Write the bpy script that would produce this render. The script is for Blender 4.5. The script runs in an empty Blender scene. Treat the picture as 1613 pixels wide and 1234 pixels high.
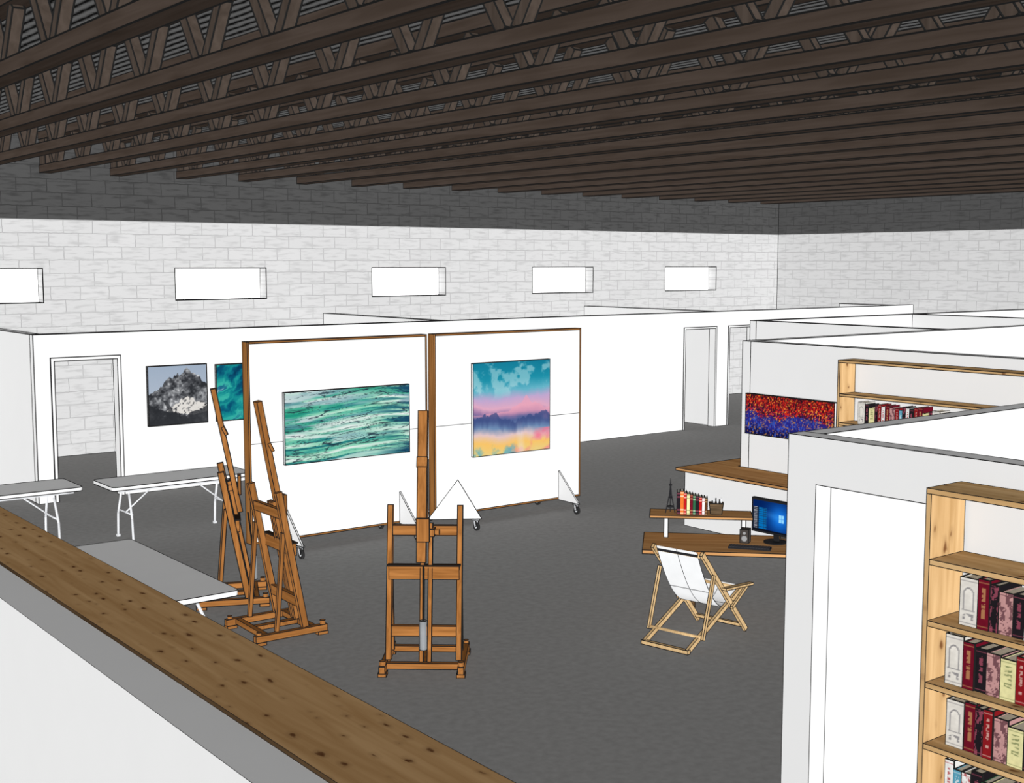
import bpy, bmesh, math, random
import numpy as np
from mathutils import Vector, Matrix
random.seed(7)
SC = bpy.context.scene
COL = SC.collection
try:
    SC.view_settings.view_transform = 'Standard'
    SC.view_settings.look = 'None'
except Exception:
    pass
K = 0.4          # overall reflectance scale (suns are scaled by 1/K) keeps bounce light low and shading flat

def lin(c):
    c = c/255.0
    return c/12.92 if c <= 0.04045 else ((c+0.055)/1.055)**2.4
def RGB(r, g, b, k=1.0):
    return (lin(r)*k, lin(g)*k, lin(b)*k, 1.0)

# ------------------------------------------------------------------ materials
def base_mat(name, rough=0.9, spec=0.0):
    m = bpy.data.materials.new(name); m.use_nodes = True
    nt = m.node_tree
    b = nt.nodes['Principled BSDF']
    b.inputs['Roughness'].default_value = rough
    b.inputs['Specular IOR Level'].default_value = spec
    return m, nt, b
def N(nt, t, **kw):
    n = nt.nodes.new(t)
    for k, v in kw.items(): setattr(n, k, v)
    return n
def ramp(nt, stops):
    r = nt.nodes.new('ShaderNodeValToRGB')
    el = r.color_ramp.elements
    while len(el) < len(stops): el.new(0.5)
    for e, (p, c) in zip(el, stops):
        e.position = p; e.color = c
    return r
def setcol(nt, b, out):
    mx = N(nt, 'ShaderNodeMixRGB', blend_type='MULTIPLY'); mx.inputs['Fac'].default_value = 1
    mx.inputs['Color2'].default_value = (K, K, K, 1)
    nt.links.new(out, mx.inputs['Color1']); nt.links.new(mx.outputs['Color'], b.inputs['Base Color'])
def plain(name, col, rough=0.9, spec=0.0, var=0.04, scale=3.0, metal=0.0):
    m, nt, b = base_mat(name, rough, spec)
    tc = N(nt, 'ShaderNodeTexCoord'); no = N(nt, 'ShaderNodeTexNoise')
    no.inputs['Scale'].default_value = scale
    nt.links.new(tc.outputs['Object'], no.inputs['Vector'])
    c0 = tuple(max(0, x*(1-var)) for x in col[:3])+(1,)
    c1 = tuple(min(1, x*(1+var)) for x in col[:3])+(1,)
    r = ramp(nt, [(0.3, c0), (0.7, c1)])
    nt.links.new(no.outputs['Fac'], r.inputs['Fac'])
    setcol(nt, b, r.outputs['Color'])
    b.inputs['Metallic'].default_value = metal
    return m
def wood(name, dark, light, axis=2, scale=6.0, knot_col=None, kscale=3.0, flat=2, kr=0.1):
    m, nt, b = base_mat(name, 0.85, 0.0)
    tc = N(nt, 'ShaderNodeTexCoord'); mp = N(nt, 'ShaderNodeMapping')
    s = [scale*4, scale*4, scale*4]; s[axis] = scale*0.25
    mp.inputs['Scale'].default_value = s
    nt.links.new(tc.outputs['Object'], mp.inputs['Vector'])
    no = N(nt, 'ShaderNodeTexNoise'); no.inputs['Scale'].default_value = 1.0
    no.inputs['Detail'].default_value = 4; no.inputs['Distortion'].default_value = 0.6
    nt.links.new(mp.outputs[0], no.inputs['Vector'])
    r = ramp(nt, [(0.32, dark), (0.5, tuple((a+c)/2 for a, c in zip(dark, light))), (0.68, light)])
    nt.links.new(no.outputs['Fac'], r.inputs['Fac'])
    out = r.outputs['Color']
    if knot_col:
        sx = N(nt, 'ShaderNodeSeparateXYZ'); cx = N(nt, 'ShaderNodeCombineXYZ')
        nt.links.new(tc.outputs['Object'], sx.inputs[0])
        ax = [i for i in range(3) if i != flat]
        for o, i in enumerate(ax):
            mu = N(nt, 'ShaderNodeMath', operation='MULTIPLY'); mu.inputs[1].default_value = kscale*(0.55 if i == axis else 1.0)
            nt.links.new(sx.outputs[i], mu.inputs[0]); nt.links.new(mu.outputs[0], cx.inputs[o])
        wn = N(nt, 'ShaderNodeTexNoise'); wn.inputs['Scale'].default_value = 2.6
        nt.links.new(cx.outputs[0], wn.inputs['Vector'])
        va = N(nt, 'ShaderNodeVectorMath', operation='MULTIPLY_ADD')
        va.inputs[1].default_value = (0.3, 0.3, 0.3)
        nt.links.new(wn.outputs['Color'], va.inputs[0]); nt.links.new(cx.outputs[0], va.inputs[2])
        vo = N(nt, 'ShaderNodeTexVoronoi', voronoi_dimensions='2D'); vo.inputs['Scale'].default_value = 1.0
        nt.links.new(va.outputs[0], vo.inputs['Vector'])
        sr = N(nt, 'ShaderNodeSeparateXYZ'); nt.links.new(vo.outputs['Color'], sr.inputs[0])
        ma = N(nt, 'ShaderNodeMath', operation='MULTIPLY_ADD'); ma.inputs[1].default_value = kr*1.2
        nt.links.new(sr.outputs[0], ma.inputs[0]); nt.links.new(vo.outputs['Distance'], ma.inputs[2])
        r2 = ramp(nt, [(0.0, (1, 1, 1, 1)), (kr*0.6, (0.85, 0.85, 0.85, 1)), (kr, (0.22, 0.22, 0.22, 1)), (kr*2, (0, 0, 0, 1))])
        nt.links.new(ma.outputs[0], r2.inputs['Fac'])
        mx = N(nt, 'ShaderNodeMixRGB')
        mx.inputs['Color2'].default_value = knot_col
        nt.links.new(r2.outputs['Color'], mx.inputs['Fac'])
        nt.links.new(out, mx.inputs['Color1'])
        out = mx.outputs['Color']
    setcol(nt, b, out)
    return m
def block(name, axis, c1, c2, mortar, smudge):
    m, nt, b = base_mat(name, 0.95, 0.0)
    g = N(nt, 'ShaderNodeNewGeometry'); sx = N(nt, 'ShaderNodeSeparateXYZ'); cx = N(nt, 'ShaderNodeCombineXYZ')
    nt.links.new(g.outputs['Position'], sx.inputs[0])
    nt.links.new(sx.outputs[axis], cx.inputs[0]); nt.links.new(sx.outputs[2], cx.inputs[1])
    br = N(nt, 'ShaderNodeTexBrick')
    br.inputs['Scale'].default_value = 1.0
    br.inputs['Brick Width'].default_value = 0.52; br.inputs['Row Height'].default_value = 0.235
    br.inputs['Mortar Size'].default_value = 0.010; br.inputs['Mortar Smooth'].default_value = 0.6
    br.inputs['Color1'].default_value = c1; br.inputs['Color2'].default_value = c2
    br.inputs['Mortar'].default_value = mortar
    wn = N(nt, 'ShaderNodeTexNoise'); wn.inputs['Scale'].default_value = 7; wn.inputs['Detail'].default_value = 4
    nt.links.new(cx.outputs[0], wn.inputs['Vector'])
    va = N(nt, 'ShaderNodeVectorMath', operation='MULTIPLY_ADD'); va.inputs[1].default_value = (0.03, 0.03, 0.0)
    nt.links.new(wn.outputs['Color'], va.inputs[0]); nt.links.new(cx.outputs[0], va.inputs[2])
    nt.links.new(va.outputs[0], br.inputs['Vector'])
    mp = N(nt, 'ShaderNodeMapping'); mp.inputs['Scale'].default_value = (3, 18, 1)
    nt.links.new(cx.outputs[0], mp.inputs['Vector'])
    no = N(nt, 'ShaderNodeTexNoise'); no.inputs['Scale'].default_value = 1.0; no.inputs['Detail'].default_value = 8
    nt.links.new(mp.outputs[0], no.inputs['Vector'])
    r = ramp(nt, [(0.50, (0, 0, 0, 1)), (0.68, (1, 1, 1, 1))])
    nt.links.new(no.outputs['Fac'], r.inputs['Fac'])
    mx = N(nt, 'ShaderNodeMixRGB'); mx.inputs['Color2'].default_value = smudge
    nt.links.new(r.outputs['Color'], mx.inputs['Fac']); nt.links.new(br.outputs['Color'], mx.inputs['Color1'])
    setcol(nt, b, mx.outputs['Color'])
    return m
def attr_mat(name, rough=0.8, emit=0.0):
    m, nt, b = base_mat(name, rough, 0.0)
    a = N(nt, 'ShaderNodeAttribute'); a.attribute_name = 'paint'
    setcol(nt, b, a.outputs['Color'])
    if emit:
        nt.links.new(a.outputs['Color'], b.inputs['Emission Color']); b.inputs['Emission Strength'].default_value = emit
    return m

INK = plain('ink_line', (0.012, 0.012, 0.012), var=0.0)
WHITE = plain('white_paint', (0.8, 0.8, 0.8), var=0.005)
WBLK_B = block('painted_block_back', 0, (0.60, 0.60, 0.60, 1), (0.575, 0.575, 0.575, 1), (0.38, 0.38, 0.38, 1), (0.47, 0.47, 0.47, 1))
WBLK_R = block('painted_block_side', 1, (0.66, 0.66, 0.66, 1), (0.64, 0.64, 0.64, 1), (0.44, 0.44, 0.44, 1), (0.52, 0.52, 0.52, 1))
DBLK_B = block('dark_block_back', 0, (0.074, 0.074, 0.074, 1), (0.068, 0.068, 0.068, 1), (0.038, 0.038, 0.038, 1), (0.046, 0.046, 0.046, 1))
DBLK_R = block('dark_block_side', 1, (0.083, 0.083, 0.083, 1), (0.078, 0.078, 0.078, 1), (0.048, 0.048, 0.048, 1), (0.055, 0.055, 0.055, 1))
KN = (0.16, 0.06, 0.02, 1)
PINE = {a: wood('pine_%d' % a, (0.50, 0.30, 0.125, 1), (0.70, 0.46, 0.225, 1), a, 4.0, KN, 7.0, 0 if a == 2 else 2, 0.16) for a in (0, 2)}
COUNTERWOOD = wood('counter_pine', (0.44, 0.25, 0.105, 1), (0.58, 0.36, 0.170, 1), 1, 3.2, (0.11, 0.04, 0.015, 1), 7.0, 2, 0.145)
EDGESHADE = wood('counter_edge_shade', (0.05, 0.03, 0.015, 1), (0.09, 0.055, 0.028, 1), 1, 3)  # darkened wood for the board's sides, their shade put into the colour
EASELW = {a: wood('easel_beech_%d' % a, (0.21, 0.082, 0.021, 1), (0.36, 0.150, 0.043, 1), a, 7.0) for a in (0, 1, 2)}
TRAYD = wood('tray_dark', (0.02, 0.012, 0.008, 1), (0.05, 0.03, 0.018, 1), 0, 7.0)
FRAMEW = {a: wood('frame_wood_%d' % a, (0.20, 0.082, 0.022, 1), (0.34, 0.15, 0.045, 1), a, 6.0) for a in (0, 1, 2)}
DESKW = wood('desk_oak', (0.38, 0.18, 0.062, 1), (0.60, 0.32, 0.13, 1), 0, 5.0)
DARKLEG = wood('dark_leg', (0.08, 0.045, 0.02, 1), (0.14, 0.08, 0.04, 1), 2, 5.0)
DESKW_Y = wood('counter_oak', (0.38, 0.18, 0.062, 1), (0.60, 0.32, 0.13, 1), 1, 5.0)
CHAIRW = wood('beech_light', (0.46, 0.30, 0.14, 1), (0.66, 0.46, 0.24, 1), 2, 8.0)
TRUSSW = wood('truss_timber', (0.050, 0.036, 0.028, 1), (0.070, 0.052, 0.042, 1), 1, 4.0)
TRUSSWEB = wood('truss_web_timber', (0.052, 0.039, 0.031, 1), (0.076, 0.058, 0.047, 1), 2, 4.0)
PLASTIC = plain('white_plastic', (0.80, 0.80, 0.80), rough=0.6, spec=0.2, var=0.01)
STEEL = plain('grey_steel', (0.62, 0.63, 0.65), rough=0.6, spec=0.1)
CONE = plain('speaker_cone_grey', (0.25, 0.25, 0.25), rough=0.6, spec=0.1)
LEAD = plain('counterweight_grey', (0.24, 0.25, 0.26), rough=0.6, spec=0.1)
BLACK = plain('black_plastic', (0.012, 0.012, 0.014), rough=0.7, spec=0.05)
RUBBER = plain('black_rubber', (0.018, 0.018, 0.018), rough=0.8, spec=0.05)
CANVAS = plain('white_canvas', (0.76, 0.77, 0.78), var=0.03, scale=8)
PAGES = plain('paper_pages', (0.62, 0.58, 0.48), var=0.08, scale=60)
PAINT = attr_mat('painted_canvas')
COVER = attr_mat('book_cover', 0.8)
SCREEN = attr_mat('screen_glow', 0.6, 0.45)
WICKER = wood('wicker', (0.05, 0.035, 0.02, 1), (0.14, 0.09, 0.05, 1), 0, 12.0)

def floor_mat():
    m, nt, b = base_mat('concrete_floor', 0.95, 0.0)
    tc = N(nt, 'ShaderNodeNewGeometry')
    n1 = N(nt, 'ShaderNodeTexNoise'); n1.inputs['Scale'].default_value = 14; n1.inputs['Detail'].default_value = 10
    nt.links.new(tc.outputs['Position'], n1.inputs['Vector'])
    r = ramp(nt, [(0.30, (0.300, 0.296, 0.290, 1)), (0.70, (0.360, 0.356, 0.350, 1))])
    nt.links.new(n1.outputs['Fac'], r.inputs['Fac']); setcol(nt, b, r.outputs['Color'])
    return m
FLOOR = floor_mat()
def deck_mat():
    m, nt, b = base_mat('metal_roof_deck', 0.9, 0.0)
    g = N(nt, 'ShaderNodeNewGeometry')
    w = N(nt, 'ShaderNodeTexWave', wave_type='BANDS', bands_direction='X'); w.inputs['Scale'].default_value = 2.6
    w.inputs['Distortion'].default_value = 1.5; w.inputs['Detail'].default_value = 4; w.inputs['Detail Scale'].default_value = 3
    nt.links.new(g.outputs['Position'], w.inputs['Vector'])
    r = ramp(nt, [(0.05, (0.012, 0.012, 0.012, 1)), (0.35, (0.12, 0.12, 0.12, 1)), (0.9, (0.24, 0.24, 0.24, 1))])
    nt.links.new(w.outputs['Fac'], r.inputs['Fac']); setcol(nt, b, r.outputs['Color'])
    return m
DECK = deck_mat()
def glass_mat():
    m, nt, b = base_mat('daylight_pane', 0.5, 0)
    no = N(nt, 'ShaderNodeTexNoise'); no.inputs['Scale'].default_value = 0.5
    r = ramp(nt, [(0, (0.98, 0.98, 0.98, 1)), (1, (1, 1, 1, 1))])
    nt.links.new(no.outputs['Fac'], r.inputs['Fac'])
    nt.links.new(r.outputs['Color'], b.inputs['Emission Color']); b.inputs['Emission Strength'].default_value = 1.0
    return m
PANE = glass_mat()

# ------------------------------------------------------------------ geometry helpers
def box(bm, x0, x1, y0, y1, z0, z1, mat=0):
    v = [bm.verts.new((x, y, z)) for x in (x0, x1) for y in (y0, y1) for z in (z0, z1)]
    for f in ((0, 1, 3, 2), (4, 6, 7, 5), (0, 4, 5, 1), (2, 3, 7, 6), (0, 2, 6, 4), (1, 5, 7, 3)):
        bm.faces.new([v[i] for i in f]).material_index = mat
    return v
def beam(bm, p0, p1, w, h, mat=0, side=(1, 0, 0)):
    p0 = Vector(p0); p1 = Vector(p1); d = (p1-p0).normalized()
    s = Vector(side); s = (s-d*s.dot(d))
    if s.length < 1e-4: s = Vector((0, 0, 1))-d*d.z
    s.normalize(); t = d.cross(s).normalized()
    v = []
    for p in (p0, p1):
        for a, b in ((-1, -1), (1, -1), (1, 1), (-1, 1)):
            v.append(bm.verts.new(p+s*(a*w/2)+t*(b*h/2)))
    for f in ((0, 1, 2, 3), (7, 6, 5, 4), (0, 4, 5, 1), (1, 5, 6, 2), (2, 6, 7, 3), (3, 7, 4, 0)):
        bm.faces.new([v[i] for i in f]).material_index = mat
def cyl(bm, p0, p1, r0, r1=None, seg=14, mat=0, caps=True):
    p0 = Vector(p0); p1 = Vector(p1); r1 = r0 if r1 is None else r1
    d = (p1-p0).normalized(); s = d.orthogonal().normalized(); t = d.cross(s)
    A = []; B = []
    for i in range(seg):
        a = 2*math.pi*i/seg; o = s*math.cos(a)+t*math.sin(a)
        A.append(bm.verts.new(p0+o*r0)); B.append(bm.verts.new(p1+o*r1))
    for i in range(seg):
        f = bm.faces.new((A[i], A[(i+1) % seg], B[(i+1) % seg], B[i])); f.material_index = mat; f.smooth = True
    if caps:
        bm.faces.new(A[::-1]).material_index = mat; bm.faces.new(B).material_index = mat
def tube(bm, pts, r, seg=8, mat=0):
    for a, b in zip(pts[:-1], pts[1:]): cyl(bm, a, b, r, seg=seg, mat=mat)
def poly_prism(bm, pts, off, mat=0):
    off = Vector(off)
    A = [bm.verts.new(p) for p in pts]; B = [bm.verts.new(Vector(p)+off) for p in pts]
    n = len(pts)
    bm.faces.new(A[::-1]).material_index = mat; bm.faces.new(B).material_index = mat
    for i in range(n): bm.faces.new((A[i], A[(i+1) % n], B[(i+1) % n], B[i])).material_index = mat
def add_lines(bm, w, mi):
    bm.normal_update()
    es = []
    for e in bm.edges:
        lf = len(e.link_faces)
        if lf == 1 or (lf == 2 and e.calc_face_angle(0) > 0.75): es.append((e.verts[0].co.copy(), e.verts[1].co.copy()))
    for a, b in es:
        d = b-a
        if d.length < w*1.5: continue
        d.normalize(); s = d.orthogonal().normalized(); t = d.cross(s)
        a2 = a-d*w*0.4; b2 = b+d*w*0.4
        v = []
        for p in (a2, b2):
            for x, y in ((-1, -1), (1, -1), (1, 1), (-1, 1)): v.append(bm.verts.new(p+(s*x+t*y)*w*0.5))
        for f in ((0, 1, 2, 3), (7, 6, 5, 4), (0, 4, 5, 1), (1, 5, 6, 2), (2, 6, 7, 3), (3, 7, 4, 0)):
            bm.faces.new([v[i] for i in f]).material_index = mi
def finish(name, bm, mats, dist=0, parent=None, loc=None, rz=None, label=None, cat=None, kind=None, group=None, recalc=True):
    if recalc: bmesh.ops.recalc_face_normals(bm, faces=bm.faces[:])
    mats = list(mats)
    if dist:
        add_lines(bm, dist*0.00056, len(mats)); mats.append(INK)
    me = bpy.data.meshes.new(name); bm.to_mesh(me); bm.free()
    for m in mats: me.materials.append(m)
    ob = bpy.data.objects.new(name, me); COL.objects.link(ob)
    if parent is not None: ob.parent = parent
    if loc is not None: ob.location = loc
    if rz is not None: ob.rotation_euler = (0, 0, rz)
    tag(ob, label, cat, kind, group)
    return ob
def tag(ob, label=None, cat=None, kind=None, group=None):
    if label: ob['label'] = label
    if cat: ob['category'] = cat
    if kind: ob['kind'] = kind
    if group: ob['group'] = group
def thing(name, loc, rz, label, cat, group=None):
    e = bpy.data.objects.new(name, None); e.empty_display_size = 0.1; COL.objects.link(e)
    e.location = loc; e.rotation_euler = (0, 0, rz); tag(e, label, cat, None, group)
    return e
def clone(ob, loc=None, rz=None, scale=None, label=None):
    c = ob.copy(); COL.objects.link(c)
    if loc is not None: c.location = loc
    if rz is not None: c.rotation_euler = (0, 0, rz)
    if scale is not None: c.scale = scale
    if label: c['label'] = label
    for ch in ob.children:
        k = clone(ch); k.parent = c; k.matrix_parent_inverse = ch.matrix_parent_inverse.copy()
    return c

# ------------------------------------------------------------------ room shell
def wall(name, axis, a0, a1, n0, n1, z0, z1, holes=(), mats=(WHITE,), zsplit=None, dist=18, label='white painted wall'):
    br = sorted(set([a0, a1]+[h[0] for h in holes]+[h[1] for h in holes]))
    bz = sorted(set([z0, z1]+[h[2] for h in holes]+[h[3] for h in holes]+([zsplit] if zsplit else [])))
    nx, nz = len(br)-1, len(bz)-1
    def solid(i, j):
        if i < 0 or j < 0 or i >= nx or j >= nz: return False
        ca = (br[i]+br[i+1])/2; cz = (bz[j]+bz[j+1])/2
        return not any(h[0] < ca < h[1] and h[2] < cz < h[3] for h in holes)
    bm = bmesh.new()
    P = (lambda a, n, z: (a, n, z)) if axis == 'x' else (lambda a, n, z: (n, a, z))
    def q(pts, m):
        f = bm.faces.new([bm.verts.new(P(*p)) for p in pts]); f.material_index = m
    for i in range(nx):
        for j in range(nz):
            if not solid(i, j): continue
            A0, A1, Z0, Z1 = br[i], br[i+1], bz[j], bz[j+1]
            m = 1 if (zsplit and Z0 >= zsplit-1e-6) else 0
            q([(A0, n0, Z0), (A1, n0, Z0), (A1, n0, Z1), (A0, n0, Z1)], m)
            q([(A0, n1, Z0), (A0, n1, Z1), (A1, n1, Z1), (A1, n1, Z0)], m)
            if not solid(i-1, j): q([(A0, n0, Z0), (A0, n0, Z1), (A0, n1, Z1), (A0, n1, Z0)], m)
            if not solid(i+1, j): q([(A1, n0, Z0), (A1, n1, Z0), (A1, n1, Z1), (A1, n0, Z1)], m)
            if not solid(i, j-1): q([(A0, n0, Z0), (A0, n1, Z0), (A1, n1, Z0), (A1, n0, Z0)], m)
            if not solid(i, j+1): q([(A0, n0, Z1), (A1, n0, Z1), (A1, n1, Z1), (A0, n1, Z1)], m)
    bmesh.ops.remove_doubles(bm, verts=bm.verts[:], dist=1e-4)
    ob = finish(name, bm, mats, dist, label=label, kind='structure')
    return ob

T = 0.14
YB, XR, HC = 22.35, 26.38, 5.72
ZL = -0.62
bm = bmesh.new()
poly_prism(bm, [(2.6, -1, -0.1), (XR+0.3, -1, -0.1), (XR+0.3, YB+0.4, -0.1), (-4, YB+0.4, -0.1), (-4, 15.0, -0.1), (2.6, 15.0, -0.1)], (0, 0, 0.1))
finish('floor', bm, [FLOOR], 0, label='dark grey concrete floor', kind='structure')
bm = bmesh.new(); box(bm, -4, 2.45, -1, 15.0, ZL-0.1, ZL)
finish('floor_lower', bm, [FLOOR], 0, label='lower dark grey concrete floor', kind='structure')
bm = bmesh.new(); box(bm, -4, 2.45, 14.9, 15.0, ZL, -0.1)
finish('wall_step', bm, [WHITE], 0, label='white riser between floor levels', kind='structure')
bm = bmesh.new(); box(bm, -4, XR+0.3, -1, YB+0.4, HC, HC+0.1)
finish('ceiling', bm, [DECK], 0, label='dark corrugated metal roof deck', kind='structure')
wins = [(5.0, 6.88), (9.31, 11.18), (13.60, 15.46), (17.88, 19.73), (22.14, 23.98)]
allw = wins+[(0.7, 2.58)]
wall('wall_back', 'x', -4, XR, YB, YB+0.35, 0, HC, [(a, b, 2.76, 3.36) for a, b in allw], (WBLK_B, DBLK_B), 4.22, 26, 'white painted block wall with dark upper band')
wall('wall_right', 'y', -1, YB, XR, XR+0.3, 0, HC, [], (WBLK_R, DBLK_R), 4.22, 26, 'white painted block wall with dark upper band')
for i, (a, b) in enumerate(allw):
    bm = bmesh.new(); box(bm, a, b, YB+0.27, YB+0.29, 2.76, 3.36, 0)
    finish('window_%d' % (i+1), bm, [PANE], 24, label='wide shallow window filled with daylight', kind='structure')

YP = 18.07
wall('wall_partition', 'x', 5.39, XR, YP, YP+T, 0, 2.44, [(5.62, 6.64, 0, 2.10), (18.45, 19.42, 0, 2.13), (19.78, 20.6, 0, 2.13)], dist=19, label='long white partition wall with doorways')
wall('wall_partition_end', 'y', YP+T, YB, 5.39, 5.39+T, 0, 2.44, dist=19)
wall('wall_cross', 'y', YP+T, YB, 12.44, 12.44+T, 0, 2.44, dist=19)
wall('wall_cross_second', 'y', YP+T, YB, 19.46, 19.46+T, 0, 2.44, dist=19)
wall('wall_cross_third', 'y', YP+T, 19.75, 25.7, 25.7+T, 0, 2.44, dist=22)
wall('wall_room_side', 'y', 11.02, 14.88-T, 16.86, 16.86+T, 0, 2.44, dist=18)
wall('wall_room_end', 'x', 16.86, XR, 14.88-T, 14.88, 0, 2.44, dist=20)
wall('wall_room_inner', 'y', 11.02, 14.88-T, 21.5, 21.5+T, 0, 2.44, dist=20)
wall('wall_office_end', 'x', 12.35, XR, 11.02-T, 11.02, 0, 2.44, dist=15)
wall('wall_office_side', 'y', 4.8, 11.02-T, 12.35, 12.35+T, 0, 2.44, dist=14, label='white office wall carrying painting and bookcase')
wall('wall_library_end', 'x', 5.80+T, 12.35, 4.8-T, 4.8, 0, 2.44, dist=8)
wall('wall_library_side', 'y', 0.6, 4.8, 5.80, 5.80+T, 0, 2.44, [(3.68, 4.59, 0, 2.16)], dist=7, label='white wall with tall doorway beside bookcase')
def casing(n, x0, x1, y0, y1, ztop, w, dist):
    bm = bmesh.new()
    pts = [(x0, y0, 0), (x0+w, y0, 0), (x0+w, y0, ztop-w), (x1-w, y0, ztop-w), (x1-w, y0, 0), (x1, y0, 0), (x1, y0, ztop), (x0, y0, ztop)]
    poly_prism(bm, pts, (0, y1-y0, 0))
    finish('door_%d' % n, bm, [WHITE], dist, label='white door frame around open doorway', kind='structure')
casing(1, 5.62, 6.64, YP-0.02, YP+T+0.02, 2.10, 0.05, 19)
casing(2, 18.45, 19.42, YP-0.02, YP+T+0.02, 2.13, 0.04, 22)
casing(3, 19.78, 20.6, YP-0.02, YP+T+0.02, 2.13, 0.04, 22)

# half wall + wood counter
wall('wall_half', 'y', 1.5, 15.2, 2.45, 3.33, ZL, 1.04, dist=5, label='low white half wall under wooden counter')
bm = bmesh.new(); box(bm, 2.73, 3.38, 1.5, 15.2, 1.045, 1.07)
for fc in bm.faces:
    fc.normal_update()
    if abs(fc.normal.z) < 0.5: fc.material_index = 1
finish('counter_top', bm, [COUNTERWOOD, EDGESHADE], 5, label='long knotty pine counter top on half wall', cat='counter')

# ------------------------------------------------------------------ roof trusses
ZB = 5.02
def truss():
    e = thing('roof_truss', (0, 0, 0), 0, 'dark brown open web timber roof truss', 'roof truss', 'roof trusses')
    ch = 0.13; cw = 0.10
    bm = bmesh.new(); box(bm, -cw, cw, -0.9, YB, ZB, ZB+ch)
    finish('bottom_chord', bm, [TRUSSW], 20, e)
    bm = bmesh.new(); box(bm, -cw, cw, -0.9, YB, HC-0.13, HC-0.002)
    finish('top_chord', bm, [TRUSSW], 18, e)
    bm = bmesh.new(); y = -0.4
    while y < YB-0.5:
        for sgn in (-1, 1):
            beam(bm, (0, y+sgn*0.08, ZB+ch), (0, y+sgn*0.38, HC-0.13), 0.10, 0.11)
        y += 1.3
    box(bm, -0.085, 0.085, YB-0.3, YB, ZB+ch, HC-0.13)
    finish('web', bm, [TRUSSWEB], 22, e, kind='stuff')
    return e
t0 = truss()
xs = [1.99+1.25*i for i in range(20)]
t0.location.x = xs[0]
for x in xs[1:]:
    if x < XR-0.2: clone(t0, (x, 0, 0))

# ------------------------------------------------------------------ paintings
def hashn(ix, iy, seed):
    n = (ix.astype(np.int64)*374761393+iy.astype(np.int64)*668265263+seed*1442695041) & 0x7fffffff
    n = ((n ^ (n >> 13))*1274126177) & 0x7fffffff
    return ((n ^ (n >> 16)) & 0xffff)/65535.0
def vn(x, y, seed=0):
    ix = np.floor(x); iy = np.floor(y); fx = x-ix; fy = y-iy
    fx = fx*fx*(3-2*fx); fy = fy*fy*(3-2*fy)
    a = hashn(ix, iy, seed); b = hashn(ix+1, iy, seed); c = hashn(ix, iy+1, seed); d = hashn(ix+1, iy+1, seed)
    return (a*(1-fx)+b*fx)*(1-fy)+(c*(1-fx)+d*fx)*fy
def fbm(x, y, seed=0, o=5):
    s = 0; a = 0.5; t = 0
    for i in range(o):
        s = s+a*vn(x*2**i, y*2**i, seed+i*17); t += a; a *= 0.55
    return s/t
def grad(t, stops):
    t = np.clip(t, 0, 1); p = [s[0] for s in stops]
    return np.stack([np.interp(t, p, [s[1][k] for s in stops]) for k in range(3)], -1)
def mixc(a, b, f):
    f = np.clip(f, 0, 1)[..., None]; return a*(1-f)+np.array(b)*f
def p_waves(U, V):
    w = fbm(U*2, V*2, 5)*0.4
    Vw = V+0.16*w+0.03*np.sin(U*5+1)-0.04*U
    big = fbm(U*1.2, Vw*5, 41)
    t = fbm(U*1.6+w, Vw*20, 11)
    c = grad((t-0.25)/0.5, [(0, (35, 120, 125)), (0.2, (70, 165, 150)), (0.4, (120, 200, 170)), (0.6, (175, 220, 200)), (0.8, (215, 232, 225)), (1, (240, 244, 242))])
    c = mixc(c, (30, 150, 120), np.clip((big-0.50)*7, 0, 0.75)*(V > 0.2))
    c = mixc(c, (90, 130, 155), np.clip((fbm(U*1.4, Vw*8, 63)-0.56)*9, 0, 0.6))
    c = mixc(c, (222, 228, 228), np.clip((fbm(U*1.6, Vw*9, 19)-0.47)*8, 0, 0.85)*np.clip(1.2-U*0.9-V*0.3, 0.12, 1))
    for sd, sc, th in ((31, 10, 0.010), (57, 15, 0.009), (71, 13, 0.008)):
        l = np.abs(fbm(U*1.5+w, Vw*sc, sd, 4)-0.5)
        c = mixc(c, (32, 48, 62), np.clip(1.4-l/th, 0, 0.8))
    c = mixc(c, (20, 62, 96), np.clip((U-0.72)*4, 0, 1)*np.clip((0.5-t)*9, 0, 0.85))
    return c
def p_sunset(U, V):
    n = fbm(U*3, V*3, 2); n2 = fbm(U*6, V*6, 9)
    v = V+(n-0.5)*0.14
    c = grad(v, [(0, (232, 205, 130)), (0.10, (245, 195, 105)), (0.19, (225, 195, 195)), (0.27, (110, 140, 178)), (0.36, (78, 95, 145)), (0.43, (150, 118, 162)), (0.50, (222, 168, 192)), (0.59, (190, 165, 205)), (0.68, (100, 178, 198)), (0.82, (30, 142, 166)), (1, (20, 122, 150))])
    c = mixc(c, (195, 225, 228), np.clip((n2-0.52)*6, 0, 0.5)*np.clip((V-0.58)*8, 0, 1))
    pk = 0.47+0.16*np.clip(1-np.abs(U-0.68)/0.20, 0, 1)+(vn(U*16, V*0, 3)-0.5)*0.07
    c = mixc(c, (234, 162, 182), (V < pk)*np.clip((V-0.40)*20, 0, 1)*0.65)
    rd = 0.40+0.04*np.sin(U*9)+(fbm(U*14, V*3, 5)-0.5)*0.16
    c = mixc(c, (60, 76, 128), (V < rd)*np.clip((V-rd+0.14)*10, 0, 1)*0.75)
    c = mixc(c, (238, 120, 145), np.clip((n-0.48)*6, 0, 0.85)*(V < 0.25)*np.clip((U-0.4)*4, 0, 1))
    c = mixc(c, (70, 165, 198), np.clip((n2-0.50)*6, 0, 0.7)*np.clip((0.14-V)*12, 0, 1)*(U < 0.75))
    c = mixc(c, (232, 230, 234), np.clip((0.06-np.abs(U-0.60+0.1*(V-0.2)))*14, 0, 0.6)*np.clip((0.36-V)*6, 0, 1)*n*1.3)
    return c
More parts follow.
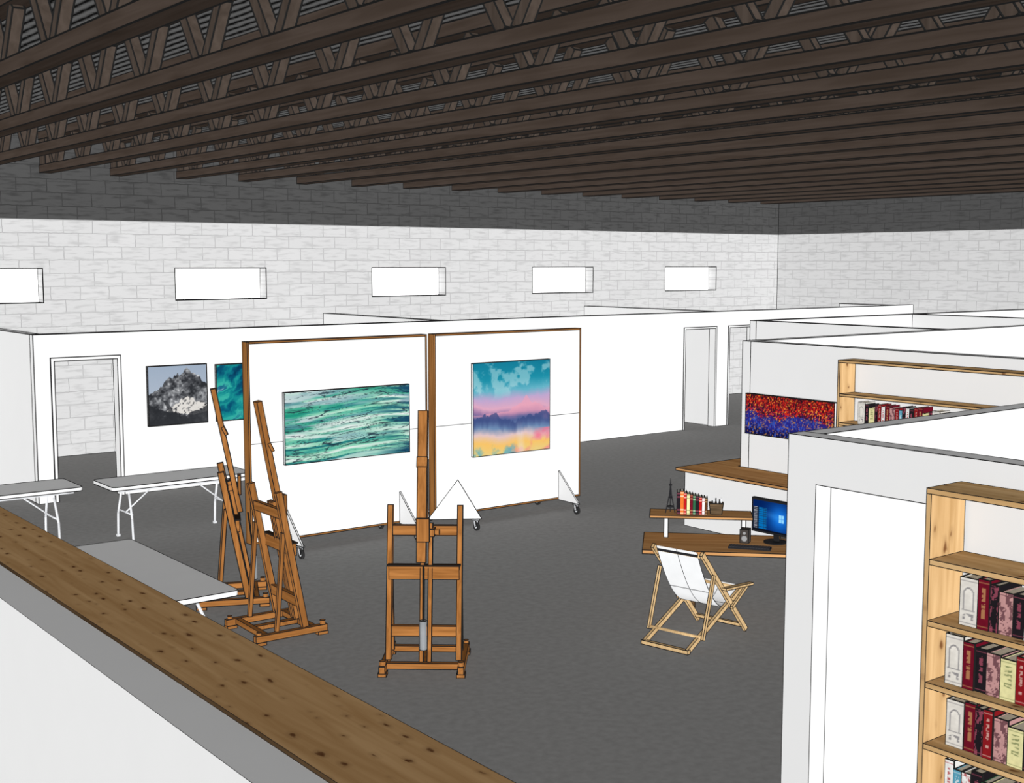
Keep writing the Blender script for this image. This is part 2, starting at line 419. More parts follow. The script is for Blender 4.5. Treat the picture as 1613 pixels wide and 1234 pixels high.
def p_mountain(U, V):
    n2 = fbm(U*26, V*26, 8, 4)
    c = grad(V, [(0, (185, 193, 206)), (1, (158, 173, 192))])
    def tri(cx, h, w): return h-np.abs(U-cx)*w
    jag = (vn(U*34, U*0, 6)-0.5)*0.05+(vn(U*14, U*0, 16)-0.5)*0.06
    ridge = np.maximum.reduce([tri(0.66, 0.96, 0.95), tri(0.36, 0.80, 1.0), tri(0.50, 0.86, 1.3), tri(0.90, 0.74, 0.8), tri(0.12, 0.60, 0.6)])+jag
    d1 = vn((U*0.8+V*0.6)*14, (V*0.8-U*0.6)*6, 12); d2 = vn((U*0.7-V*0.7)*13, (V+U)*5, 22)
    m = np.where(U > 0.5, d1, d2)*0.75+(n2-0.5)*1.2
    rock = grad(m, [(0, (46, 48, 52)), (0.3, (84, 86, 90)), (0.5, (116, 118, 122)), (0.75, (158, 160, 163)), (0.95, (228, 228, 230))])
    f = (V < ridge).astype(float)
    c = c*(1-f[..., None])+rock*f[..., None]
    snow = ((V < 0.44-0.6*np.abs(U-0.66)+0.08*vn(U*20, V*8, 3)) & (V > 0.14+0.2*np.abs(U-0.75))).astype(float)
    c = mixc(c, (228, 224, 218), snow*np.clip((n2-0.34)*8, 0, 0.95))
    dk = (V < 0.33-0.42*U+0.08*vn(U*18, V*6, 9)).astype(float)
    c = mixc(c, (44, 46, 50), dk*np.clip((n2-0.25)*6, 0, 0.9))
    dk2 = (V < 0.10+0.35*(U-0.55)+0.06*vn(U*22, V*9, 29)).astype(float)
    c = mixc(c, (52, 54, 58), dk2*0.85)
    sp = (np.abs((U-0.36)+0.5*(V-0.25)) < 0.035) & (V < 0.42) & (n2 > 0.42)
    return mixc(c, (48, 50, 54), sp*0.8)
def p_swirl(U, V):
    w = fbm(U*2.5, V*2.5, 21)
    t = fbm((U-V*0.8)*5+w*2.4, (U+V)*1.4+w, 14)
    return grad((t-0.22)/0.55, [(0, (8, 38, 70)), (0.3, (10, 85, 115)), (0.5, (20, 135, 140)), (0.7, (60, 180, 165)), (0.85, (25, 95, 130)), (1, (190, 225, 220))])
def p_red(U, V):
    n = fbm(U*10, V*4, 3); s1 = vn(U*110, V*42, 5); s2 = vn(U*95+3, V*38, 8); s3 = vn(U*130, V*16, 9)
    v = V+(n-0.5)*0.40
    c = grad(v, [(0, (22, 20, 70)), (0.25, (42, 42, 135)), (0.45, (48, 38, 125)), (0.58, (85, 28, 70)), (0.72, (150, 25, 35)), (1, (90, 18, 30))])
    c = mixc(c, (220, 45, 30), (s1 > 0.60)*(v > 0.50)*0.9)
    c = mixc(c, (240, 150, 60), (s2 > 0.76)*(v > 0.42)*0.9)
    c = mixc(c, (22, 18, 30), (s3 > 0.66)*(v > 0.38)*0.75)
    c = mixc(c, (60, 95, 200), (s3 > 0.66)*(v < 0.5)*0.7)
    c = mixc(c, (215, 150, 60), (s2 > 0.80)*(v < 0.5)*0.7)
    return c
def paint_grid(bm, fn, W, Hh, nx, ny, y, mat, k=0.8, x0=0, z0=0):
    U, V = np.meshgrid(np.linspace(0, 1, nx+1), np.linspace(0, 1, ny+1))
    C = np.clip(fn(U, V), 0, 255)/255.0
    C = np.where(C <= 0.04045, C/12.92, ((C+0.055)/1.055)**2.4)*k
    vs = [[bm.verts.new((x0+W*i/nx, y, z0+Hh*j/ny)) for i in range(nx+1)] for j in range(ny+1)]
    for j in range(ny):
        for i in range(nx):
            bm.faces.new((vs[j][i], vs[j][i+1], vs[j+1][i+1], vs[j+1][i])).material_index = mat
    lay = bm.verts.layers.float_color['paint']
    for j in range(ny+1):
        for i in range(nx+1):
            c = C[j, i]; vs[j][i][lay] = (c[0], c[1], c[2], 1)
def painting(fn, W, Hh, loc, rz, nx, ny, dist, label, k=0.78):
    th = 0.04
    bm = bmesh.new(); box(bm, 0, W, -th, 0, 0, Hh, 0)
    bm.faces.ensure_lookup_table()
    add_lines(bm, dist*0.0008, 2)
    bm.verts.layers.float_color.new('paint')
    paint_grid(bm, fn, W, Hh, nx, ny, -th-0.003, 1, k)
    return finish('painting', bm, [CANVAS, PAINT, INK], 0, loc=loc, rz=rz, label=label, cat='painting', recalc=False)
painting(p_mountain, 0.94, 0.90, (7.03, YP-0.012, 1.005), 0, 130, 130, 19, 'square grey painting of a snowy rocky mountain')
painting(p_swirl, 0.94, 0.88, (8.13, YP-0.012, 1.0), 0, 90, 90, 19, 'teal and blue swirling abstract canvas')
painting(p_red, 1.42, 0.52, (12.336, 10.90, 1.24), -math.pi/2, 210, 76, 15, 'wide red and blue speckled abstract canvas', 0.95)

# ------------------------------------------------------------------ display panels
YQ = 13.2
def caster_at(parent, x, y):
    bm = bmesh.new()
    box(bm, x-0.035, x+0.035, y-0.035, y+0.035, 0.135, 0.15)
    for s in (-1, 1): beam(bm, (x+s*0.022, y, 0.135), (x+s*0.022, y-0.02, 0.055), 0.005, 0.04)
    c = finish('caster', bm, [STEEL], 12, parent)
    bm = bmesh.new()
    cyl(bm, (x-0.015, y-0.02, 0.055), (x+0.015, y-0.02, 0.055), 0.055, seg=20)
    cyl(bm, (x-0.018, y-0.02, 0.055), (x+0.018, y-0.02, 0.055), 0.022, seg=12, mat=1)
    finish('wheel', bm, [RUBBER, STEEL], 0, c, label='black rubber wheel')
def display_panel(x0, x1, braces, label):
    e = thing('display_panel', (x0, YQ, 0), 0, label, 'display panel', 'mobile display panels')
    W = x1-x0; z0, z1 = 0.16, 2.545; th = 0.12; f = 0.022
    bm = bmesh.new(); box(bm, f, W-f, 0.0, th, z0+f, z1-f)
    box(bm, f, W-f, -0.0025, 0.0, 1.345, 1.352, 1)
    finish('board', bm, [WHITE, INK], 0, e)
    for a, b in ((0, f), (W-f, W)):
        bm = bmesh.new(); box(bm, a, b, -0.004, th+0.004, z0, z1)
        finish('frame_stile', bm, [FRAMEW[2]], 12, e, label='brown wooden edging')
    for a, b in ((z0, z0+f), (z1-f, z1)):
        bm = bmesh.new(); box(bm, f, W-f, -0.004, th+0.004, a, b)
        finish('frame_rail', bm, [FRAMEW[0]], 12, e, label='brown wooden edging')
    for bx in braces:
        if bx > 0:
            x = bx-x0
            bm = bmesh.new()
            poly_prism(bm, [(x, -0.005, 0.15), (x, -0.005, 0.56), (x, -0.42, 0.17), (x, -0.42, 0.15)], (0.02, 0, 0))
            finish('brace', bm, [WHITE], 13, e)
            bm = bmesh.new()
            poly_prism(bm, [(x, th+0.005, 0.15), (x, th+0.005, 0.56), (x, th+0.42, 0.17), (x, th+0.42, 0.15)], (0.02, 0, 0))
            finish('brace', bm, [WHITE], 13, e)
            caster_at(e, x+0.01, -0.37); caster_at(e, x+0.01, th+0.37)
        else:
            x = -bx-x0
            bm = bmesh.new()
            poly_prism(bm, [(x-0.36, -0.02, 0.15), (x+0.22, -0.40, 0.15), (x-0.02, -0.21, 0.66)], (0.012, 0.015, 0))
            finish('brace', bm, [WHITE], 13, e)
            caster_at(e, x+0.15, -0.37); caster_at(e, x, th+0.37)
    return e
display_panel(6.34, 8.83, (6.78, 8.40), 'white rolling display panel carrying streaked green painting')
display_panel(8.94, 11.43, (-9.18, 11.03), 'white rolling display panel carrying pink cloud painting')
painting(p_waves, 1.75, 0.86, (6.78, YQ-0.008, 1.07), 0, 300, 160, 13, 'wide canvas with streaked green and teal waves')
painting(p_sunset, 1.30, 1.24, (9.53, YQ-0.008, 0.90), 0, 180, 180, 13, 'tall canvas with turquoise sky over pink mountain')

# ------------------------------------------------------------------ easels
def easel(loc, rz, dist, label, tilt=0.19):
    e = thing('easel', loc, rz, label, 'easel', 'studio easels')
    yu = lambda z: -0.17+tilt*z
    for s in (-1, 1):
        x = s*0.33
        bm = bmesh.new()
        box(bm, x-0.025, x+0.025, -0.36, 0.36, 0.03, 0.09)
        for y in (-0.31, 0.31): box(bm, x-0.035, x+0.035, y-0.05, y+0.05, 0, 0.03)
        cyl(bm, (x, -0.32, 0.09), (x, -0.32, 0.13), 0.025); cyl(bm, (x, 0.32, 0.09), (x, 0.32, 0.12), 0.02)
        finish('base_runner', bm, [EASELW[1]], dist, e)
        bm = bmesh.new(); beam(bm, (s*0.30, yu(0.09), 0.09), (s*0.30, yu(1.38), 1.38), 0.045, 0.06)
        finish('upright', bm, [EASELW[2]], dist, e)
        bm = bmesh.new(); beam(bm, (s*0.30, 0.13, 0.09), (s*0.30, yu(1.0)+0.03, 1.0), 0.03, 0.035)
        finish('rear_strut', bm, [EASELW[2]], dist, e)
    bm = bmesh.new()
    box(bm, -0.305, 0.305, -0.26, -0.21, 0.04, 0.09); box(bm, -0.305, 0.305, 0.22, 0.27, 0.04, 0.09)
    box(bm, -0.03, 0.03, -0.21, 0.22, 0.045, 0.085)
    finish('base_crossbar', bm, [EASELW[0]], dist, e)
    for z, h in ((0.33, 0.09), (1.17, 0.085)):
        bm = bmesh.new(); y = yu(z); box(bm, -0.278, 0.278, y-0.022, y+0.022, z-h/2, z+h/2)
        finish('crossbar', bm, [EASELW[0]], dist, e)
    bm = bmesh.new(); y = yu(0.86)
    box(bm, -0.30, 0.30, y-0.075, y-0.032, 0.77, 0.885, 0)
    box(bm, -0.31, 0.31, y-0.085, y-0.03, 0.885, 0.895, 1)
    finish('canvas_tray', bm, [EASELW[0], TRAYD], dist*0.8, e, label='tray with dark top ledge')
    bm = bmesh.new()
    for s in (-1, 1):
        beam(bm, (s*0.034+0.02, yu(0.09)-0.055, 0.09), (s*0.034+0.02, yu(1.24)-0.055, 1.24), 0.034, 0.04)
    finish('mast_guide', bm, [EASELW[2]], dist, e)
    bm = bmesh.new(); o = -0.10
    beam(bm, (-0.02, yu(0.92)+o, 0.92), (-0.02, yu(2.19)+o, 2.19), 0.080, 0.05)
    beam(bm, (-0.02, yu(1.75)+o-0.04, 1.72), (-0.02, yu(1.95)+o-0.04, 1.80), 0.09, 0.03)
    finish('mast', bm, [EASELW[2]], dist, e)
    bm = bmesh.new(); z = 1.17; y = yu(z)
    box(bm, -0.06, 0.05, y-0.16, y-0.13, 1.10, 1.30); box(bm, -0.035, 0.09, y-0.13, y-0.03, 1.14, 1.20)
    cyl(bm, (0.13, y-0.08, 1.17), (0.07, y-0.08, 1.17), 0.022)
    finish('clamp', bm, [EASELW[2]], dist, e)
    bm = bmesh.new(); zc = 0.30; y = yu(zc)-0.11
    cyl(bm, (0.005, y, 0.20), (0.005, y, 0.45), 0.03, seg=18); cyl(bm, (0.005, y, 0.45), (0.005, y+0.05, 0.90), 0.004, seg=6)
    finish('counterweight', bm, [LEAD], dist, e, label='grey metal counterweight on cord')
    return e
easel((5.80, 8.72, 0), math.radians(-39.5), 10, 'orange brown wooden easel standing alone facing forward')
easel((5.23, 10.40, 0), math.radians(88), 10, 'orange brown wooden easel turned sideways near grey table')
easel((5.39, 11.68, 0), math.radians(66), 12, 'orange brown wooden easel standing behind another easel')

# ------------------------------------------------------------------ folding tables
def table(loc, rz, L, W, dist, label):
    e = thing('folding_table', loc, rz, label, 'table', 'folding tables')
    bm = bmesh.new()
    r = 0.05; pts = []
    for cx, cy, a0 in ((L/2-r, W/2-r, 0), (-L/2+r, W/2-r, 90), (-L/2+r, -W/2+r, 180), (L/2-r, -W/2+r, 270)):
        for k in range(5):
            a = math.radians(a0+k*22.5); pts.append((cx+r*math.cos(a), cy+r*math.sin(a), 0.695))
    poly_prism(bm, pts, (0, 0, 0.045))
    finish('tabletop', bm, [PLASTIC], dist, e)
    for s in (-1, 1):
        bm = bmesh.new(); x = s*(L/2-0.28)
        for t in (-1, 1):
            tube(bm, [(x, t*0.10, 0.69), (x, t*0.13, 0.60), (x+s*0.01, t*(W/2-0.12), 0.30), (x+s*0.01, t*(W/2-0.10), 0.02)], 0.014, 8)
            box(bm, x+s*0.01-0.02, x+s*0.01+0.02, t*(W/2-0.10)-0.02, t*(W/2-0.10)+0.02, 0, 0.03)
        tube(bm, [(x, -W/2+0.13, 0.35), (x, W/2-0.13, 0.35)], 0.010, 8)
        box(bm, x-0.02, x+0.02, -W/2+0.06, W/2-0.06, 0.675, 0.695)
        finish('leg_frame', bm, [STEEL], 0, e, label='folding steel leg frame')
        bm = bmesh.new(); tube(bm, [(x, 0, 0.35), (x-s*0.42, 0, 0.69)], 0.009, 8)
        finish('brace', bm, [STEEL], 0, e)
    for t in (-1, 1):
        bm = bmesh.new(); box(bm, -L/2+0.1, L/2-0.1, t*(W/2-0.06)-0.012, t*(W/2-0.06)+0.012, 0.665, 0.695)
        finish('side_rail', bm, [STEEL], 0, e)
    return e
table((4.08, 15.38, 0), 0, 1.85, 0.74, 15, 'white folding table near the open doorway')
table((6.19, 15.07, 0), 0, 1.85, 0.72, 15, 'white folding table standing behind the easels')
table((4.02, 10.62, 0), math.pi/2, 2.44, 0.76, 10, 'grey topped folding table beside the pine counter')

# ------------------------------------------------------------------ deck chair
def chair(loc, rz, dist):
    e = thing('deck_chair', loc, rz, 'beech folding deck chair with white fabric sling', 'chair')
    P = lambda x, s, z: (x, -s, z)
    top = (0.17, 0.88); ff = (0.96, 0.02); rb = (0.0, 0.02); ft = (0.93, 0.43)
    w = 0.26; w2 = 0.23
    bm = bmesh.new()
    for s in (-1, 1): beam(bm, P(s*w, *ff), P(s*w, *top), 0.028, 0.045)
    beam(bm, P(-w, ff[0]-0.05, 0.07), P(w, ff[0]-0.05, 0.07), 0.03, 0.03, side=(0, 1, 0))
    cyl(bm, P(-w-0.02, top[0]+0.02, top[1]-0.03), P(w+0.02, top[0]+0.02, top[1]-0.03), 0.016)
    finish('back_frame', bm, [CHAIRW], dist, e)
    bm = bmesh.new()
    for s in (-1, 1): beam(bm, P(s*w2, *rb), P(s*w2, *ft), 0.028, 0.045)
    beam(bm, P(-w2-0.02, rb[0], 0.022), P(w2+0.02, rb[0], 0.022), 0.04, 0.035, side=(0, 1, 0))
    cyl(bm, P(-w2, ft[0]-0.02, ft[1]-0.01), P(w2, ft[0]-0.02, ft[1]-0.01), 0.016)
    finish('seat_frame', bm, [CHAIRW], dist, e)
    bm = bmesh.new()
    for s in (-1, 1): beam(bm, P(s*(w+0.03), 0.33, 0.66), P(s*(w+0.03), 0.16, 0.10), 0.022, 0.035)
    cyl(bm, P(-w-0.04, 0.17, 0.12), P(w+0.04, 0.17, 0.12), 0.013)
    finish('prop_frame', bm, [CHAIRW], dist, e)
    for s in (-1, 1):
        bm = bmesh.new()
        beam(bm, P(s*(w+0.035), 0.50, 0.50), P(s*(w+0.035), 0.99, 0.46), 0.05, 0.022)
        beam(bm, P(s*(w+0.035), 0.91, 0.455), P(s*(w+0.035), 0.64, 0.30), 0.02, 0.03)
        finish('armrest', bm, [CHAIRW], dist, e)
    bm = bmesh.new(); n = 24; pts = []
    a = Vector((top[0]-0.01, top[1]+0.01)); b = Vector((ft[0]+0.0, ft[1]+0.01)); c1 = Vector((0.56, -0.02))
    for i in range(n+1):
        t = i/n; q = a*(1-t)**2+c1*2*t*(1-t)+b*t*t; pts.append(q)
    rows = []
    hw = 0.216
    for q in pts: rows.append([bm.verts.new(P(-hw+2*hw*j/4, q.x, q.y)) for j in range(5)])
    for i in range(n):
        for j in range(4):
            f = bm.faces.new((rows[i][j], rows[i][j+1], rows[i+1][j+1], rows[i+1][j])); f.smooth = True
    mxp = (pts[0]+pts[1])/2
    beam(bm, P(-hw, mxp.x, mxp.y), P(hw, mxp.x, mxp.y), 0.012, 0.024, 1, side=(0, 1, 0))
    for i in (7, 13, 18):
        beam(bm, rows[i][0].co.copy(), rows[i][4].co.copy(), 0.004, 0.006, 1, side=(0, 1, 0))
    for j in (0, 2, 4):
        for i in range(n): beam(bm, rows[i][j].co.copy(), rows[i+1][j].co.copy(), 0.004, 0.006, 1)
    finish('sling', bm, [CANVAS, BLACK], 0, e, label='white fabric sling seat', recalc=False)
chair((7.735, 7.75, 0), math.radians(101.5), 10)

# ------------------------------------------------------------------ office counter, desk and desk things
bm = bmesh.new()
poly_prism(bm, [(11.60, 6.0, 0.74), (12.33, 6.0, 0.74), (12.33, 11.04, 0.74), (12.95, 11.04, 0.74), (12.95, 11.47, 0.74), (11.60, 11.47, 0.74)], (0, 0, 0.035))
e = thing('office_counter', (0, 0, 0), 0, 'oak topped counter with white front under red painting', 'counter')
finish('worktop', bm, [DESKW_Y], 15, e, label='oak worktop')
bm = bmesh.new(); box(bm, 11.70, 12.32, 6.05, 11.40, 0, 0.738)
finish('base_cabinet', bm, [WHITE], 15, e, label='white base')

D0 = Vector((8.08, 8.42, 0)); A45 = math.radians(-45)
def dk(s, d, z=0.74): return (D0.x+0.7071*(s+d), D0.y+0.7071*(d-s), z)
desk = thing('desk', D0, A45, 'angled oak desk with small raised shelf', 'desk')
bm = bmesh.new(); poly_prism(bm, [(0, 0, 0.70), (1.50, 0, 0.70), (1.50, 0.78, 0.70), (0, 0.80, 0.70)], (0, 0, 0.035))
finish('desktop', bm, [DESKW], 11, desk)
for x, y in ((1.42, 0.06), (1.44, 0.72), (0.5, 0.7)):
    bm = bmesh.new(); box(bm, x-0.02, x+0.02, y-0.02, y+0.02, 0, 0.70); finish('leg', bm, [DARKLEG], 11, desk, label='dark brown leg')
bm = bmesh.new(); box(bm, 0.06, 1.06, 0.46, 0.78, 0.955, 0.98)
finish('raised_shelf', bm, [DESKW], 11, desk)
for x in (0.22, 0.98):
    bm = bmesh.new(); box(bm, x-0.02, x+0.02, 0.58, 0.64, 0.735, 0.955); finish('shelf_support', bm, [WHITE], 11, desk, label='white shelf support')

mon = thing('monitor', dk(1.26, 0.46, 0.735), math.radians(-88), 'black computer monitor with glowing blue screen', 'monitor')
bm = bmesh.new(); cyl(bm, (0, 0.03, 0), (0, 0.03, 0.012), 0.11, seg=28); beam(bm, (0, 0.05, 0.01), (0, 0.04, 0.16), 0.05, 0.02)
finish('stand', bm, [BLACK], 10, mon)
bm = bmesh.new(); box(bm, -0.265, 0.265, -0.005, 0.03, 0.085, 0.42)
finish('housing', bm, [BLACK], 10, mon)
def p_screen(U, V):
    g = np.exp(-(((U-0.66)/0.28)**2+((V-0.5)/0.45)**2))
    c = mixc(np.zeros(U.shape+(3,))+np.array((3, 30, 85)), (20, 105, 200), g*1.1)
    beamm = np.clip(1-np.abs(V-0.5+(U-0.7)*0.25)/0.16, 0, 1)*(U < 0.72)*U
    c = mixc(c, (80, 170, 240), beamm*0.5)
    win = (np.abs(U-0.70) < 0.06) & (np.abs(V-0.5) < 0.12) & (np.abs(U-0.70) > 0.006) & (np.abs(V-0.5) > 0.012)
    c = mixc(c, (150, 215, 250), win*0.9)
    menu = (U < 0.34) & (V > 0.06) & (V < 0.78)
    c = mixc(c, (25, 32, 45), menu*0.85)
    tile = menu & (U > 0.14) & ((U*26) % 1 > 0.15) & ((V*16) % 1 > 0.2)
    c = mixc(c, (0, 120, 200), tile*0.8)
    txt = menu & (U < 0.11) & (U > 0.02) & ((V*22) % 1 > 0.6)
    c = mixc(c, (200, 200, 205), txt*0.8)
    return mixc(c, (12, 14, 20), (V < 0.055)*0.9)
bm = bmesh.new(); bm.verts.layers.float_color.new('paint')
paint_grid(bm, p_screen, 0.50, 0.30, 100, 60, -0.008, 0, 0.8, -0.25, 0.10)
finish('screen', bm, [SCREEN], 0, mon, label='glowing blue desktop screen', recalc=False)
kb = thing('keyboard', dk(1.02, 0.20, 0.735), math.radians(-55), 'slim black keyboard lying on oak desk', 'keyboard')
bm = bmesh.new(); box(bm, -0.20, 0.20, -0.065, 0.065, 0, 0.015); finish('case', bm, [BLACK], 0, kb)
bm = bmesh.new()
for r in range(5):
    for k in range(14): box(bm, -0.19+k*0.0272, -0.19+k*0.0272+0.022, -0.056+r*0.0228, -0.056+r*0.0228+0.018, 0.015, 0.021)
finish('keys', bm, [plain('key_grey', (0.04, 0.04, 0.045))], 0, kb, kind='stuff')
def speaker(loc, rz):
    e = thing('speaker', loc, rz, 'small dark desktop speaker with round cones', 'speaker', 'desktop speakers')
    bm = bmesh.new(); box(bm, -0.042, 0.042, -0.05, 0.05, 0, 0.135); finish('cabinet', bm, [plain('speaker_brown', (0.05, 0.043, 0.038))], 10, e)
    for z, r in ((0.047, 0.030), (0.10, 0.016)):
        bm = bmesh.new(); cyl(bm, (0, -0.051, z), (0, -0.057, z), r, r*0.8, 20)
        finish('cone', bm, [CONE], 0, e, label='grey round speaker cone')
speaker(dk(0.99, 0.46, 0.735), math.radians(-60)); speaker(dk(1.40, 0.70, 0.735), math.radians(-60))
e = thing('tripod_ornament', dk(0.26, 0.60, 0.98), A45, 'slim black metal tripod ornament on desk shelf', 'ornament')
bm = bmesh.new()
for k in range(3):
    a = math.radians(90+120*k); tube(bm, [(0.055*math.cos(a), 0.055*math.sin(a), 0.004), (0.012*math.cos(a), 0.012*math.sin(a), 0.18), (0, 0, 0.30)], 0.005, 8)
cyl(bm, (0, 0, 0.28), (0, 0, 0.35), 0.008, 0.002, 8)
finish('stem', bm, [BLACK], 0, e)
for z, r in ((0.06, 0.035), (0.15, 0.022), (0.275, 0.015)):
    bm = bmesh.new(); cyl(bm, (0, 0, z), (0, 0, z+0.013), r, seg=16); finish('ring', bm, [BLACK], 0, e)
e = thing('basket', dk(0.71, 0.62, 0.98), A45, 'small dark square basket on desk shelf', 'basket')
bm = bmesh.new()
poly_prism(bm, [(-0.055, -0.045, 0), (0.055, -0.045, 0), (0.07, -0.045, 0.11), (-0.07, -0.045, 0.11)], (0, 0.09, 0))
finish('body', bm, [WICKER], 10, e)
for k in range(6):
    bm = bmesh.new()
    x = -0.045+0.018*k; box(bm, x, x+0.012, -0.02+0.01*(k % 3), 0.0+0.01*(k % 3), 0.108, 0.135+0.01*(k % 3))
    finish('jar', bm, [STEEL if k % 2 else BLACK], 0, e)

# ------------------------------------------------------------------ books
KINDS = [('cream', (226, 222, 214), (120, 118, 122)), ('maroon', (110, 20, 38), (190, 150, 95)), ('black', (34, 30, 34), (170, 80, 100)),
         ('pink', (198, 150, 148), (90, 55, 62)), ('red', (140, 28, 34), (215, 195, 180)), ('yellow cream', (228, 222, 165), (120, 128, 85)),
         ('white', (238, 238, 236), (170, 60, 65)), ('blue', (90, 160, 185), (235, 235, 235)),
         ('orange', (215, 110, 45), (250, 235, 210)), ('green', (45, 95, 65), (220, 225, 200)), ('bright red', (175, 28, 30), (245, 220, 200)), ('brown', (90, 55, 35), (210, 180, 130))]
def spine_fn(base, ink, seed, style):
    def fn(U, V):
        c = np.zeros(U.shape+(3,))+np.array(base, float)
        c = c*(0.90+0.18*fbm(U*3, V*8, seed))[..., None]
        txt = (np.abs(U-0.5) < 0.24) & (V > 0.32) & (V < 0.86) & (vn(U*5, V*34, seed) > 0.5)
        if style == 1: txt = (np.abs(U-0.5) < 0.20) & (V > 0.22) & (V < 0.84) & (vn(U*3.6, V*38, seed) > 0.46)
        if style == 2:
            arch = (np.abs(np.hypot((U-0.5)*1.0, np.maximum(V-0.66, 0)*2.2)-0.30) < 0.045) & (V > 0.34)
            txt = arch | (np.abs(V-0.33) < 0.012) & (np.abs(U-0.5) < 0.36) | ((np.abs(U-0.5) < 0.3) & (V < 0.26) & (V > 0.12) & (vn(U*7, V*36, seed) > 0.55))
        if style == 3: txt = (fbm(U*3, V*7, seed) > 0.54)
        if style == 4: txt = (np.abs(V-0.8) < 0.04) | (np.abs(V-0.2) < 0.02)
        c = mixc(c, ink, txt*0.75)
        band = (np.abs(V-0.06) < 0.012) | (np.abs(V-0.94) < 0.012)
        return mixc(c, ink, band*0.6)
    return fn
def make_book(w, d, h, kind, style, seed, dist, nx=14, ny=52):
    cname, base, ink = KINDS[kind]
    bm = bmesh.new()
    t = min(0.006, w*0.12)
    box(bm, 0, t, 0.006, d, 0, h); box(bm, w-t, w, 0.006, d, 0, h); box(bm, 0, w, 0, 0.008, 0, h)
    add_lines(bm, dist*0.0006, 1)
    lay = bm.verts.layers.float_color.new('paint')
    bc = RGB(*base, 0.75)
    for v in bm.verts: v[lay] = bc
    paint_grid(bm, spine_fn(base, ink, seed, style), w*0.94, h*0.985, nx, ny, -0.002, 0, 0.95, w*0.03, h*0.0075)
    ob = finish('book', bm, [COVER, INK], 0, label='%s book with printed spine standing upright' % cname, cat='book', recalc=False)
    bm = bmesh.new(); box(bm, t, w-t, 0.008, d-0.004, 0.004, h-0.006)
    finish('pages', bm, [PAGES], 0, ob, label='cream page block')
    return ob
near_proto = []
for i, (w, h, kd, st) in enumerate([(0.10, 0.265, 0, 2), (0.062, 0.265, 1, 1), (0.045, 0.25, 2, 3), (0.075, 0.235, 3, 3), (0.05, 0.25, 4, 1), (0.085, 0.215, 5, 0), (0.05, 0.25, 6, 1), (0.06, 0.24, 2, 1), (0.045, 0.22, 7, 0), (0.04, 0.20, 9, 0), (0.05, 0.23, 6, 3)]):
    near_proto.append((w, make_book(w, 0.19, h, kd, st, 40+i, 6)))
seqs = [[0, 1, 2, 3, 7, 10, 4, 6, 8, 1, 3, 2], [0, 1, 7, 3, 5, 4, 2, 8, 6, 1, 0], [0, 1, 2, 4, 3, 5, 7, 6, 8, 3, 0], [6, 8, 10, 7, 9, 5, 3, 0, 2, 4, 1, 6]]
def place_row(protos, seq, xb, y_start, y_end, z, group, scale=(1, 1, 1)):
    y = y_start; k = 0
    while True:
        w, ob = protos[seq[k % len(seq)]]; w = w*scale[0]
        if y-w < y_end: break
        sc = (scale[0], scale[1], scale[2]*random.uniform(0.90, 1.0))
        c = clone(ob, (xb+random.uniform(0, 0.015), y, z), -math.pi/2, sc); c['group'] = group
        y -= w+0.002; k += 1

def bookcase(loc, W, Hh, D, shelves, dist, label):
    e = thing('bookcase', loc, -math.pi/2, label, 'bookcase')
    t = 0.028
    for x in (0, W-t):
        bm = bmesh.new(); box(bm, x, x+t, 0, D, 0, Hh-t); finish('side_panel', bm, [PINE[2]], dist, e)
    bm = bmesh.new(); box(bm, 0, W, 0, D, Hh-t, Hh); finish('top_panel', bm, [PINE[0]], dist, e)
    for z in shelves:
        bm = bmesh.new(); box(bm, t, W-t, 0.003, D-0.003, z-t, z); finish('shelf', bm, [PINE[0]], dist, e)
    return e
NS = [1.95, 1.63, 1.305, 0.98, 0.655, 0.33, 0.05]
bookcase((5.475, 3.635, 0), 0.95, 2.315, 0.305, NS, 6, 'tall open pine bookcase full of thick books')
for r, z in enumerate((1.63, 1.305, 0.98, 0.655)):
    place_row(near_proto, seqs[r], 5.55, (3.475, 3.545, 3.53, 3.53)[r], 2.75, z, 'thick books on pine bookcase shelves')
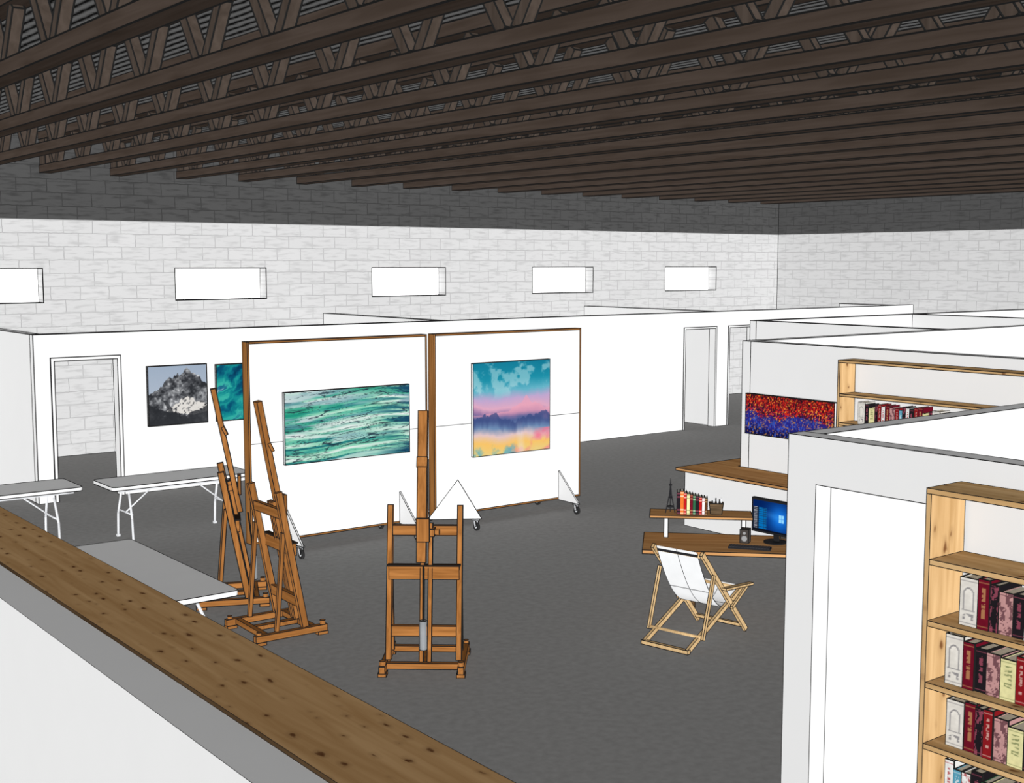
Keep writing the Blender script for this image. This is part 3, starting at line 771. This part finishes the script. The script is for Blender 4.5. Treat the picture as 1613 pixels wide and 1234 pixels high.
# shelf tops sit at world z 1.911 (upper, empty) and 1.566 (books)
FS = [1.135, 0.79, 0.44, 0.05]
bookcase((12.03, 9.24, 0.776), 2.65, 1.535, 0.295, FS, 13, 'open pine bookcase standing on office counter')
place_row(near_proto, [0, 7, 5, 2, 4, 6, 1, 3, 4, 8, 2, 6, 7, 4, 1, 5, 2], 12.10, 9.0, 7.2, 1.5665, 'books on the office bookcase', (0.95, 1, 1.03))
dk_books = [(0.030, 0.22, 2, 4), (0.034, 0.23, 8, 4), (0.026, 0.215, 10, 4), (0.030, 0.205, 5, 4), (0.026, 0.20, 1, 4), (0.026, 0.19, 9, 4), (0.030, 0.185, 2, 4), (0.028, 0.175, 10, 4), (0.024, 0.17, 6, 4), (0.026, 0.165, 11, 4)]
s = 0.325
for i, (w, h, kd, st) in enumerate(dk_books):
    b = make_book(w, 0.15, h, kd, st, 90+i, 7, 5, 20)
    b.location = dk(s, 0.54, 0.98); b.rotation_euler = (0, 0, A45); b['group'] = 'books on the desk shelf'
    s += w+0.002
for w, ob in near_proto:
    for ch in list(ob.children): bpy.data.objects.remove(ch)
    bpy.data.objects.remove(ob)

# ------------------------------------------------------------------ lights
def sun(name, d, s, col=(1, 1, 1)):
    l = bpy.data.lights.new(name, 'SUN'); l.energy = s/K; l.angle = 0.0; l.color = col
    try: l.use_shadow = False
    except Exception: pass
    o = bpy.data.objects.new(name, l); COL.objects.link(o)
    o.rotation_euler = Vector(d).to_track_quat('-Z', 'Y').to_euler(); o.location = (4, 4, 4)
sun('sun_depth', (0, 1, 0), 3.95)
sun('sun_side', (1, 0, 0), 2.9)
sun('sun_down', (0, 0, -1), 0.98)
sun('fill_up', (0, 0, 1), 1.2)  # added upward fill to lift the undersides, no real source below
w = bpy.data.worlds.new('world'); SC.world = w; w.use_nodes = True
bg = w.node_tree.nodes['Background']; bg.inputs[0].default_value = (1, 1, 1, 1); bg.inputs[1].default_value = 0.35

# ------------------------------------------------------------------ camera
f = 1957.0
p = math.atan(202/f); th = math.atan(2543.5/math.hypot(f, 202))
c_, s_, cp, sp = math.cos(th), math.sin(th), math.cos(p), math.sin(p)
F = Vector((cp*c_, cp*s_, -sp)); R = Vector((s_, -c_, 0)); U_ = Vector((sp*c_, sp*s_, cp))
cam = bpy.data.cameras.new('camera'); co = bpy.data.objects.new('camera', cam); COL.objects.link(co)
cam.sensor_width = 36; cam.lens = f/1613*36; cam.clip_start = 0.05; cam.clip_end = 200
M = Matrix((R, U_, -F)).transposed().to_4x4(); M.translation = (0, 0, 3.45)
co.matrix_world = M
SC.camera = co
